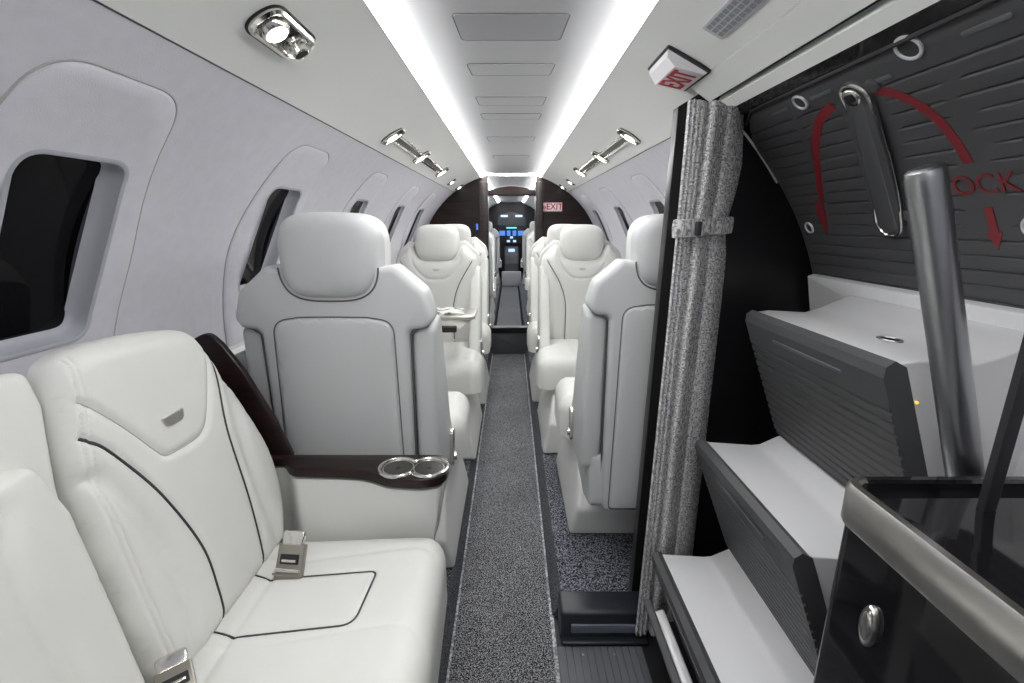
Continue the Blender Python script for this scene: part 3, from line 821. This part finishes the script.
# handle: stadium base plate with ears, long lever, grip
def stad(y0, t0, r0, y1, t1, r1, n=12):
    d = Vector((y1-y0, t1-t0)); a = math.atan2(d.y, d.x)
    return [(y0+r0*math.cos(a+PI/2+PI*k/n), t0+r0*math.sin(a+PI/2+PI*k/n)) for k in range(n+1)]+[(y1+r1*math.cos(a-PI/2+PI*k/n), t1+r1*math.sin(a-PI/2+PI*k/n)) for k in range(n+1)]
ta, tb = .752*R, 1.062*R; ya, yb = .788, .862
hb_ = MB().add(slab(stad(ya, ta, .025, yb, tb, .029), -.002, .006, 0, .003, hz))
for (yy, tt, e) in ((ya+.034, ta+.012, .011), (ya-.034, ta-.004, .011), (yb+.036, tb-.006, .010), (yb-.038, tb-.012, .010)):
    hb_.add(slab([(yy+e*1.2*math.cos(k*PI/10), tt+e*math.sin(k*PI/10)) for k in range(20)], -.002, .005, 0, .002, hz))
hd_ = link('door_handle', hb_, M['door'], D)
link('handle_surround', tube([drel(a, b, .0072) for a, b in inset(dens(stad(ya, ta, .025, yb, tb, .029), .012), .0022)], .0026, 6, True), M['chrome'], hd_)
link('handle_lever', slab(stad(ya+.001, ta+.012, .015, yb, tb-.002, .0205), .004, .010, 0, .003, hz), M['handle'], hd_)
link('handle_pivot', MB().add(slab([(ya+.016*math.cos(k*PI/12), ta-.002+.016*math.sin(k*PI/12)) for k in range(24)], .004, .014, 0, .004, hz)), M['chrome'], hd_)
link('handle_slot', slab(rect(ya-.010, ya+.008, ta-.010, ta+.004, .004), .0135, .0155, 0, .0006, hz), M['blackm'], hd_)
# ringed sockets
for (yy, tt, r_) in ((.667, .706*R, .0165), (.91, .722*R, .014), (1.108, 1.082*R, .012), (.628, 1.075*R, .015)):
    c = [(yy+r_*math.cos(k*PI/14), tt+r_*math.sin(k*PI/14)) for k in range(28)]
    k_ = link('socket_ring', tube([drel(a, b, .001) for a, b in c], .0026, 8, True), M['ringm'], D)
    link('socket', slab(inset(c, .001), -.001, .0012, 0, 0, hz), M['gas'], k_)
for (yy, tt) in ((.745, .742*R), (.575, .722*R), (.975, .724*R), (.855, .724*R)):
    link('slot_mark', slab(rect(yy-.028, yy+.028, tt-.0035, tt+.0035, .003), -.001, .0015, 0, .0008, hz), M['slate'], D)
# red arrows and letters printed on the panel
def ribbon(pts, w):
    p = [Vector(q) for q in pts]; L_, R_ = [], []
    for i in range(len(p)):
        d = (p[min(i+1, len(p)-1)]-p[max(i-1, 0)]).normalized(); nn = Vector((-d.y, d.x))
        L_.append(tuple(p[i]+nn*w)); R_.append(tuple(p[i]-nn*w))
    return L_+R_[::-1]
a1 = spline([(.852, .757*R), (.905, .785*R), (.955, .840*R), (.985, .895*R), (1.012, .955*R), (1.028, 1.0*R)], 6)
a1 = dens(a1, .02, False)
link('red_arrow', slab(ribbon(a1, .0085), -.0005, .0007, 0, 0, hz), M['red'], D)
link('red_arrow_head', slab([(1.052, 1.000*R), (1.030, 1.008*R), (1.036, 1.05*R), (1.052, 1.105*R), (1.062, 1.045*R)], -.0005, .0009, 0, 0, hz), M['red'], D)
a2 = dens(spline([(.762, .757*R), (.735, .775*R), (.710, .812*R), (.695, .855*R), (.688, .90*R), (.685, .945*R)], 6), .02, False)
link('red_arrow', slab(ribbon(a2, .0075), -.0005, .0007, 0, 0, hz), M['red'], D)
link('red_arrow', slab([(.688, 1.035*R), (.676, 1.035*R), (.6775, 1.085*R), (.672, 1.085*R), (.684, 1.122*R), (.697, 1.085*R), (.690, 1.085*R)], -.0005, .0007, 0, 0, hz), M['red'], D)
aa = .990
text('OCK', .043, M['red'], D, (0, -1, 0), (-math.cos(aa), 0, math.sin(aa)), drel(.676, aa*R, .0012), ext=.0004, sx=1.0)
# steps
YA, YB = .600, .985
drect = lambda u, v, h: tuple(Vector((u, h, v))-DO)
for i in range(3):
    dx, dz = -.0788*i, -.2977*i
    A = Vector((.5036+dx, -.183+dz)); Bv = Vector((.6135+dx, -.4643+dz)); d = (Bv-A); L_ = d.length; d.normalize(); nrm = Vector((-d.y, d.x))*-1
    if nrm.x > 0: nrm = -nrm
    front = [A+nrm*.004+d*.004, A+nrm*.010+d*.018, A+nrm*.010+d*.055]
    q = .058
    while q < L_-.02:
        front += [A+nrm*.0105+d*q, A+nrm*.0105+d*(q+.012), A+nrm*.0068+d*(q+.0135), A+nrm*.0068+d*(q+.0165)]; q += .018
    front += [A+nrm*.010+d*(L_-.006), A+nrm*.002+d*L_]
    poly = [tuple(p) for p in front]+[tuple(A-nrm*.022+d*L_), tuple(A-nrm*.022+d*.014), tuple(A-nrm*.010)]
    tr = link('stair_tread', slab(poly, YA, YB, 0, 0, drect), M['tread'], D, sharp=20)
    link('tread_slot', slab(rect(YA+.09, YB-.10, .036, .043, .003), 0, .0016, 0, .0006, lambda u, v, h: tuple(Vector((A.x+nrm.x*(.010+h)+d.x*v, u, A.y+nrm.y*(.010+h)+d.y*v))-DO)), M['slate'], tr)
    if i == 0:
        up = [(A.x+.011, A.y-.001), (A.x+.041, A.y+.003), (A.x+.12, A.y-.001), (A.x+.150, A.y+.008), (A.x+.205, A.y+.034), (A.x+.236, A.y+.034)]
    else:
        up = [(A.x+.011, A.y-.001), (A.x+.027, A.y-.004), (A.x+.123, A.y-.011), (A.x+.142, A.y-.009), (A.x+.183, A.y+.012), (A.x+.215, A.y+.012)]
    body = up+[(Bv.x+.09, Bv.y), (Bv.x+.022, Bv.y+.002), (A.x+.024, A.y-.022)]
    link('stair_riser', slab(body, YA+.002, YB-.002, .003, .003, drect), M['white'], D, sharp=30)
    if i == 0:
        rgp = [tuple(Vector((.610+.012*math.cos(k*PI/12), .735+.020*math.sin(k*PI/12), -.1825))-DO) for k in range(24)]
        lp = link('latch_hole', tube(rgp, .0022, 6, True), M['steel'], D)
        link('latch_recess', loft([[tuple(Vector((.610+s_*.011*math.cos(k*PI/12), .735+s_*.018*math.sin(k*PI/12), -.1828))-DO) for k in range(24)] for s_ in (1, .3)], caps=True), M['gas'], lp)
# folded bottom step
A = Vector((.324, -.900)); d = Vector((.36, -.93)).normalized(); nrm = Vector((-d.y, d.x))
if nrm.x > 0: nrm = -nrm
def pl4(u, v, h): return tuple(Vector((A.x+d.x*v+nrm.x*h, u, A.y+d.y*v+nrm.y*h))-DO)
link('stair_tread', slab(rect(YA, YB-.02, 0, .20, .004), -.018, 0, .003, .004, pl4), M['tread'], D)
link('stair_riser', slab(rect(YA+.02, YB-.045, .012, .190, .012), -.040, -.0185, .005, .003, pl4), M['white'], D)
# handrail tube
hp0, hp1 = Vector((.455, .549, .060)), Vector((.658, .549, -.512))
dv = (hp1-hp0).normalized()
link('handrail', tube([hp0-DO, hp0+dv*.001-DO, hp0+dv*.004-DO, hp0+dv*.012-DO, hp0+dv*.014-DO, hp1-DO], [.009, .0145, .0178, .0192, .0192, .0192], 32), M['steel'], D)
link('amber_dot', MB().add(cyl(tuple(Vector((.553, YA+.001, -.238))-DO), (0, -1, 0), .002, .002, .002, 12)), M['amber'], D)

# frame above and around the door
struct(link('trim_14', strip(1, Y0, 1.14, tx(.3955), .606*R, .004, 6, th=.03), M['ceil']))
struct(link('trim_15', strip(1, Y0, 1.14, .606*R, .624*R, -.02, 3, th=.02), M['blackm']))
struct(link('trim_16', strip(1, Y0, 1.14, .624*R, .656*R, .004, 4, th=.03), M['ceil']))
struct(link('trim_17', strip(1, Y0, 1.10, .656*R, .690*R, .000, 4, th=.03), M['black']))
struct(link('trim_18', tube([sf(y, .690*R, .002) for y in (Y0, .6, 1.05)]+[sf(1.10, .72*R, .002)], .0035, 8), M['blackm']))
struct(link('wall_right', strip(1, Y0, 1.165, .66*R, 2.0*R, -.05, 20, th=.02), M['blackm']))
struct(link('trim_19', tube([sf(1.150+.004*k, (.70+.058*k)*R, -.006) for k in range(5)], .0028, 8), M['seam']))
struct(link('trim_21', slab(rect(.41, 1.145, tz(-.120), tz(-.30), .004), 0, .050, .004, .004, lambda u, v, h: sf(u, v, h-.035)), M['white']))
# white entry lining low beside the door, behind the post
struct(link('trim_20', slab(rect(.40, .645, tz(-.135), tz(-.72), .02), 0, .030, .004, .004, lambda u, v, h: sf(u, v, h-.02)), M['white']))

# ------------------------------------------------------------------ black cabinet with nickel rim, right foreground
C_ = thing('galley_cabinet', 'glossy black cabinet with a satin nickel rim in the right foreground', 'cabinet', (.55, .3, FLOOR))
CO = Vector((.55, .3, FLOOR))
crel = lambda u, v, h: tuple(Vector((u, v, h))-CO)
cx0, cx1, cy0, cy1, ct = .402, .690, -.10, .512, -.299
cb = [(cx0, cy0), (cx0, cy1, .022), (cx1, cy1, .004), (cx1, cy0)]
cpoly = rpoly(cb, 8)
link('cabinet_body', slab(inset(cpoly, .003), FLOOR+.001, ct-.012, .002, .002, crel), M['black'], C_)
# rim: nickel band along the aisle side, wrapping the corner
def band(path, prof):
    rings = []
    for i, q in enumerate(path):
        a = Vector(path[max(i-1, 0)]); b = Vector(path[min(i+1, len(path)-1)]); t = (b-a).normalized(); nn = Vector((-t.y, t.x))
        rings.append([crel(q[0]+nn.x*o_, q[1]+nn.y*o_, z) for o_, z in prof])
    return loft(rings)
bp_ = [(cx0, cy0+.01), (cx0, .2), (cx0, .45)]+[(cx0+.024-.024*math.cos(PI/2*k/8), cy1-.024+.024*math.sin(PI/2*k/8)) for k in range(9)]
link('metal_rim', band(bp_, [(-.010, ct-.002), (-.006, ct+.001), (.001, ct), (.005, ct-.006), (.005, ct-.046), (.002, ct-.052), (-.006, ct-.052)]), M['nickel'], C_, sharp=40)
bp2 = [(cx0+.024, cy1), (.53, cy1), (cx1, cy1)]
link('back_rim', band(bp2, [(-.012, ct-.002), (-.008, ct+.001), (.001, ct), (.004, ct-.004), (.004, ct-.05), (-.006, ct-.05)]), M['black'], C_, sharp=40)
ry = .0105
bt = MB().add(loft([[crel(cx0+h, .434+ry*r*math.cos(2*PI*k/36), -.440+.0265*r*math.sin(2*PI*k/36)) for k in range(36)] for r, h in ((1, .004), (1, -.001), (.93, -.003), (.82, -.003), (.76, -.002))]))
bn = link('push_button', bt, M['nickel'], C_)
link('button_cap', loft([[crel(cx0+h, .434+ry*r*math.cos(2*PI*k/36), -.440+.0265*r*math.sin(2*PI*k/36)) for k in range(36)] for r, h in ((.72, -.001), (.70, -.0035), (.62, -.0042))]), M['chrome'], bn)
link('corner_post', slab(rpoly([(.524, .460, .002), (.540, .460, .002), (.542, .470, .002), (.526, .470, .002)], 4), ct-.012, .06, 0, .003, crel), M['blackm'], C_)

# ------------------------------------------------------------------ ceiling fittings
def ceil_frame(side, x, y):
    """point and axes on the outer ceiling panel."""
    a = math.asin(x/R); n = Vector((-side*math.sin(a), 0, -math.cos(a))); p = Vector((side*x, y, ZC+R*math.cos(a)))+n*.0025
    tdir = Vector((side*math.cos(a), 0, -math.sin(a)))
    return p, tdir, Vector((0, 1, 0)), n
def framed(p, e1, e2, n, org): return lambda u, v, h: tuple(p+e1*u+e2*v+n*h-org)
def spot(p, n, power, ang=70):
    l = bpy.data.lights.new('reading_lamp', 'SPOT'); l.energy = power; l.spot_size = math.radians(ang); l.spot_blend = .8; l.shadow_soft_size = .015; l.color = (1, .96, .9)
    o = bpy.data.objects.new('reading_lamp', l); COL.objects.link(o); o.location = p
    o.rotation_euler = Vector(n).to_track_quat('-Z', 'Y').to_euler(); return o
# near reading light: rhomboid bezel, lamp, air nozzle
p, e1, e2, n = ceil_frame(-1, .376, .872); 
RL = thing('reading_light', 'chrome reading light and air nozzle in one rounded bezel, nearest on the left ceiling', 'light', p)
F_ = framed(p, e1, e2, n, p)
bz = rect(-.031, .031, -.078, .078, .029, 8)
link('bezel', MB().add(loft([[F_(u, v, h) for u, v in inset(bz, i_)] for i_, h in ((-.002, -.001), (-.001, .006), (.003, .010), (.007, .009), (.010, .003), (.012, .0018))], caps=False)), M['chrome'], RL)
link('bezel_gap', tube([F_(u, v, .001) for u, v in inset(bz, -.003)], .0016, 6, True), M['blackm'], RL)
link('bezel_recess', slab(inset(bz, .011), .0004, .0020, 0, 0, F_), M['rim_dark'], RL)
lh = MB().add(loft([[F_(.002+r*math.cos(2*PI*k/28), -.030+r*math.sin(2*PI*k/28), h) for k in range(28)] for r, h in ((.026, .001), (.024, .008), (.021, .012), (.019, .0125))]))
lo_ = link('lamp_housing', lh, M['chrome'], RL)
link('lamp_lens', loft([[F_(.002+r*math.cos(2*PI*k/28), -.030+r*math.sin(2*PI*k/28), h) for k in range(28)] for r, h in ((.0185, .012), (.016, .0145), (.006, .0155))]), M['lens'], lo_)
nz = MB().add(loft([[F_(-.002+r*math.cos(2*PI*k/28), .038+r*math.sin(2*PI*k/28), h) for k in range(28)] for r, h in ((.021, .001), (.019, .008), (.016, .010), (.0145, .022), (.012, .024), (.0105, .018))], caps=False))
nzo = link('air_nozzle', nz, M['chrome'], RL)
link('nozzle_mouth', loft([[F_(-.002+r*math.cos(2*PI*k/28), .038+r*math.sin(2*PI*k/28), h) for k in range(28)] for r, h in ((.0112, .0225), (.004, .0225))]), M['blackm'], nzo)
spot(p+e2*-.030+e1*.002+n*.02, n, 1.0)
# rails of three lamps
def lamp_unit(F_, cv, L, parent):
    bzz = rpoly([(-.042, cv-.020, .010), (0, cv-.036, .03), (.042, cv-.020, .010), (.042, cv+.020, .010), (0, cv+.036, .03), (-.042, cv+.020, .010)], 4)
    b = link('lamp_bezel', slab(bzz, 0, .006, 0, .002, F_), M['brown'], parent)
    link('bezel_rim', tube([F_(u, v, .006) for u, v in bzz], .0028, 6, True), M['chrome'], b)
    link('lamp_housing', loft([[F_(.006+r*math.cos(2*PI*k/20), cv+r*math.sin(2*PI*k/20), h) for k in range(20)] for r, h in ((.026, .005), (.024, .0085), (.020, .0095))]), M['chrome'], b)
    link('lamp_lens', loft([[F_(.006+r*math.cos(2*PI*k/20), cv+r*math.sin(2*PI*k/20), h) for k in range(20)] for r, h in ((.0195, .009), (.017, .012), (.006, .013))]), M['lens'], b)
    link('lamp_knob', slab(rect(-.040, -.026, cv-.018, cv+.018, .003), .006, .013, 0, .003, F_), M['gas'], b)
for s, lab in ((-1, 'left'), (1, 'right')):
    p, e1, e2, n = ceil_frame(s, .402, 2.18)
    RB = thing('reading_light_rail', 'chrome rail of three reading lights on the %s side of the ceiling' % lab, 'light', p, 0, 'chrome reading light rails')
    F_ = framed(p, e1, e2, n, p)
    for u in (-.015, .015): link('rail_tube', slab(rect(u-.005, u+.005, -.44, .66, .002), 0, .006, 0, .002, F_), M['chrome'], RB)
    link('rail_channel', slab(rect(-.011, .011, -.43, .65, .001), 0, .003, 0, 0, F_), M['brown'], RB)
    for cv in (-.47, .05, .69):
        lamp_unit(F_, cv, s, RB); spot(p+e2*cv+n*.02, n, .6)
    for yy, lab2 in ((3.46, 'nearer'), (4.0-.05, 'farther')):
        p2, a1_, a2_, n2 = ceil_frame(s, .418, yy)
        SM = thing('reading_light', '%s of two small chrome lamps on the %s ceiling near the dark bulkhead' % (lab2, lab), 'light', p2, 0, 'small far reading lights')
        F2 = framed(p2, a1_, a2_, n2, p2)
        link('bezel', slab(rpoly([(-.036, -.022, .01), (.036, -.022, .01), (.036, .022, .01), (-.036, .022, .01)], 4), 0, .006, 0, .003, F2), M['gas'], SM)
        link('lamp_lens', slab(rect(-.012, .012, -.018, .018, .008), .005, .009, 0, .002, F2), M['lens'], SM)
# overhead exit sign, wedge shaped, on the right ceiling panel
p, e1, e2, n = ceil_frame(1, .352, 1.095)
ES = thing('exit_sign', 'large white EXIT sign with red letters on the right ceiling by the curtain', 'sign', p)
F_ = framed(p, e1, e2, n, p)
link('sign_frame', slab(rect(-.050, .050, -.070, .072, .006), 0, .006, 0, .002, F_), M['blackm'], ES)
bx = [(-.046, -.064), (.046, -.064), (.046, .066), (-.046, .066)]
w = [F_(-.046, -.064, .005), F_(.046, -.064, .005), F_(.046, .066, .005), F_(-.046, .066, .005), F_(-.040, -.060, .016), F_(.043, -.060, .010), F_(.043, .062, .010), F_(-.040, .062, .016), F_(-.018, -.062, .026), F_(-.018, .064, .026)]
fs = [(0, 1, 2, 3), (0, 4, 8, 5, 1), (3, 2, 6, 9, 7), (0, 3, 7, 4), (4, 7, 9, 8), (8, 9, 6, 5), (5, 6, 2, 1)]
link('sign_body', (w, fs), M['sign'], ES, sharp=15)
pA, pB, pC = Vector(w[8]), Vector(w[5]), Vector(w[9])
upv = (pA-pB).normalized(); rt = Vector((0, 1, 0)); nn = rt.cross(upv)
if nn.dot(n) < 0: rt = -rt; nn = -nn
ctr = (Vector(w[8])+Vector(w[5])+Vector(w[9])+Vector(w[6]))/4+nn*.0012
text('EXIT', .070, M['signred'], ES, rt, upv, ctr, ext=.0004, bold=.0012, sx=.74)
# air grille
p, e1, e2, n = ceil_frame(1, .347, .845)
VG = thing('air_vent', 'slotted grey air grille on the ceiling above the entry door', 'vent', p)
F_ = framed(p, e1, e2, n, p)
link('vent_frame', slab(rect(-.020, .020, -.080, .068, .004), 0, .0025, 0, .001, F_), M['reveal'], VG)
for r_ in range(3):
    for c_ in range(9):
        u = -.0115+.0115*r_; v = -.070+.0152*c_
        link('vent_slot', slab(rect(u-.0042, u+.0042, v-.006, v+.006, .001), .002, .0030, 0, 0, F_), M['dash2'], VG)
# access panels along the ceiling centre
for i, (y0, y1, hw) in enumerate(((1.0, 1.125, .104), (1.285, 1.372, .102), (1.60, 1.70, .104), (1.83, 1.92, .103), (2.30, 2.42, .104), (2.9, 3.02, .10))):
    lab = ('nearest ceiling access panel, the largest and greyest of the row', 'second ceiling access panel from the camera', 'third ceiling access panel from the camera', 'fourth ceiling access panel from the camera', 'fifth ceiling access panel from the camera', 'farthest ceiling access panel before the bulkhead')[i]
    A_ = thing('access_panel', lab, 'ceiling panel', (0, (y0+y1)/2, .384), 0, 'access panels along the ceiling centre')
    def cz(u, v, h): return (u, v, centre_z(u)-.384-h)
    h = (y1-y0)/2
    tr_ = rpoly([(-hw-.004, -h, .010), (hw+.004, -h, .010), (hw-.002, h, .008), (-hw+.002, h, .008)], 4)
    tr_ = dens(tr_, .02)
    V_, Fx = sheet2d(tr_, (), (), .03)
    v = [cz(a, b, .0018) for a, b in V_]; m_ = len(v)
    v += [cz(a, b, .0) for a, b in inset(tr_, -.002)]
    ii = [int(np.argmin(np.abs(V_-np.array(q)).sum(1))) for q in tr_]; kk = len(tr_)
    for a in range(kk): Fx.append((ii[a], ii[(a+1) % kk], m_+(a+1) % kk, m_+a))
    link('panel_face', (v, Fx), M['ceilc'] if i else M['panel1'], A_, sharp=40)
    link('panel_gap', tube([cz(a, b, .0004) for a, b in inset(tr_, -.003)], .0013, 5, True), M['gap'], A_)

# ------------------------------------------------------------------ red straps on the floor
def strap(x, y, z, label):
    o = link('red_strap', MB().add(slab(rpoly([(-.018, -.012, .006), (.016, -.014, .006), (.020, .012, .006), (-.012, .016, .006)], 4), 0, .042, .008, .012, lambda u, v, h: (u+h*.2, v, h))), M['strap'])
    o.location = (x, y, z); return tag(o, label, 'strap', 'red straps by the seats')
strap(.168, 3.02, LEDGE, 'red strap end beside the base of the right white seats')
strap(.150, 4.35, FLOOR, 'red strap end on the floor just beyond the dark doorway')
bpy.data.objects['red_strap'].location = (.137, 2.93, -.80)

# ------------------------------------------------------------------ flight deck far beyond the doorway
FD = thing('instrument_panel', 'far flight deck instrument panel with glowing blue screens', 'instrument panel', (0, 9.3, -.3))
link('glareshield', slab(rpoly([(-.28, .22, .05), (-.26, .42, .10), (0, .50, .2), (.28, .42, .10), (.30, .22, .05)], 6), 0, .15, .02, .02, XZ()), M['dash'], FD)
link('panel_board', slab(rpoly([(-.30, -.10, .03), (.32, -.10, .03), (.30, .22, .02), (-.28, .22, .02)], 5), .02, .12, .01, .01, XZ()), M['blackm'], FD)
for x in (-.13, .15): link('windshield_strip', slab(rpoly([(x-.07, .40, .02), (x+.07, .40, .02), (x+.07, .44, .02), (x-.07, .44, .02)], 5), -.01, 0, .002, 0, XZ()), M['pale'], FD)
for (x, z, w_, h_, m_) in ((-.17, .10, .055, .045, 'blue'), (.19, .10, .055, .045, 'blue'), (.01, .20, .10, .012, 'cyan'), (-.045, .10, .035, .05, 'blue'), (.065, .10, .035, .05, 'blue'), (.01, .02, .03, .02, 'pale'), (-.05, -.05, .03, .02, 'pale'), (.07, -.05, .03, .02, 'pale')):
    link('display_screen', slab(rect(x-w_, x+w_, z-h_, z+h_, .006), -.012, .02, .002, 0, XZ()), M[m_], FD)
PD = thing('centre_pedestal', 'far dark flight deck pedestal below the glowing screens', 'pedestal', (.01, 8.9, FLOOR))
link('pedestal_body', slab(rpoly([(.30, .003), (.32, .72, .05), (.0, .56, .05), (-.05, .40, .05), (-.06, .003)], 5), -.13, .13, .015, .015, YZ()), M['dash'], PD)
link('pedestal_controls', slab(rect(-.06, .06, .04, .10, .01), 0, .03, 0, .01, lambda u, v, h: (u, .02+v, .585+v*.5+h)), M['pale'], PD)
link('pedestal_step', boxm(-.18, .18, -.22, -.08, .003, .26, .01, .01), M['reveal'], PD)
place(copy_tree(seat), -.44, 8.35, 0, 'pale flight deck seat on the far left beside the glowing screens', 'flight deck seats')
place(copy_tree(seat), .44, 8.35, 0, 'pale flight deck seat on the far right beside the glowing screens', 'flight deck seats')
struct(link('wall_end', boxm(-.8, .8, Y2-.02, Y2+.02, -1.2, .45), M['blackm']))
CS = tag(link('cabin_display', boxm(-.300, -.285, 5.4, 5.56, -.13, -.02, .004), M['cyan']), 'small green glowing screen on the left beyond the dark doorway', 'screen')
CS2 = tag(link('cabin_display', boxm(.33, .345, 5.2, 5.45, -.18, -.05, .004), M['pale']), 'small lilac glowing screen on the right beyond the dark doorway', 'screen')

# ------------------------------------------------------------------ camera, world, view
cam = bpy.data.cameras.new('camera'); co = bpy.data.objects.new('camera', cam); COL.objects.link(co)
cam.sensor_width = 36; cam.lens = 470/1024*36; cam.clip_start = .02
cam.shift_x = 1/1024
co.location = (0, 0, 0); co.rotation_euler = (PI/2-math.atan(119/470), 0, 0)
SC.camera = co
w = bpy.data.worlds.new('world'); SC.world = w; w.use_nodes = True
w.node_tree.nodes['Background'].inputs['Color'].default_value = (.02, .02, .025, 1)
SC.view_settings.view_transform = 'Standard'; SC.view_settings.look = 'None'
SC.view_settings.exposure = 0.24; SC.view_settings.gamma = 1; SC.view_settings.use_curve_mapping = False
SC.cycles.max_bounces = 10; SC.cycles.diffuse_bounces = 7
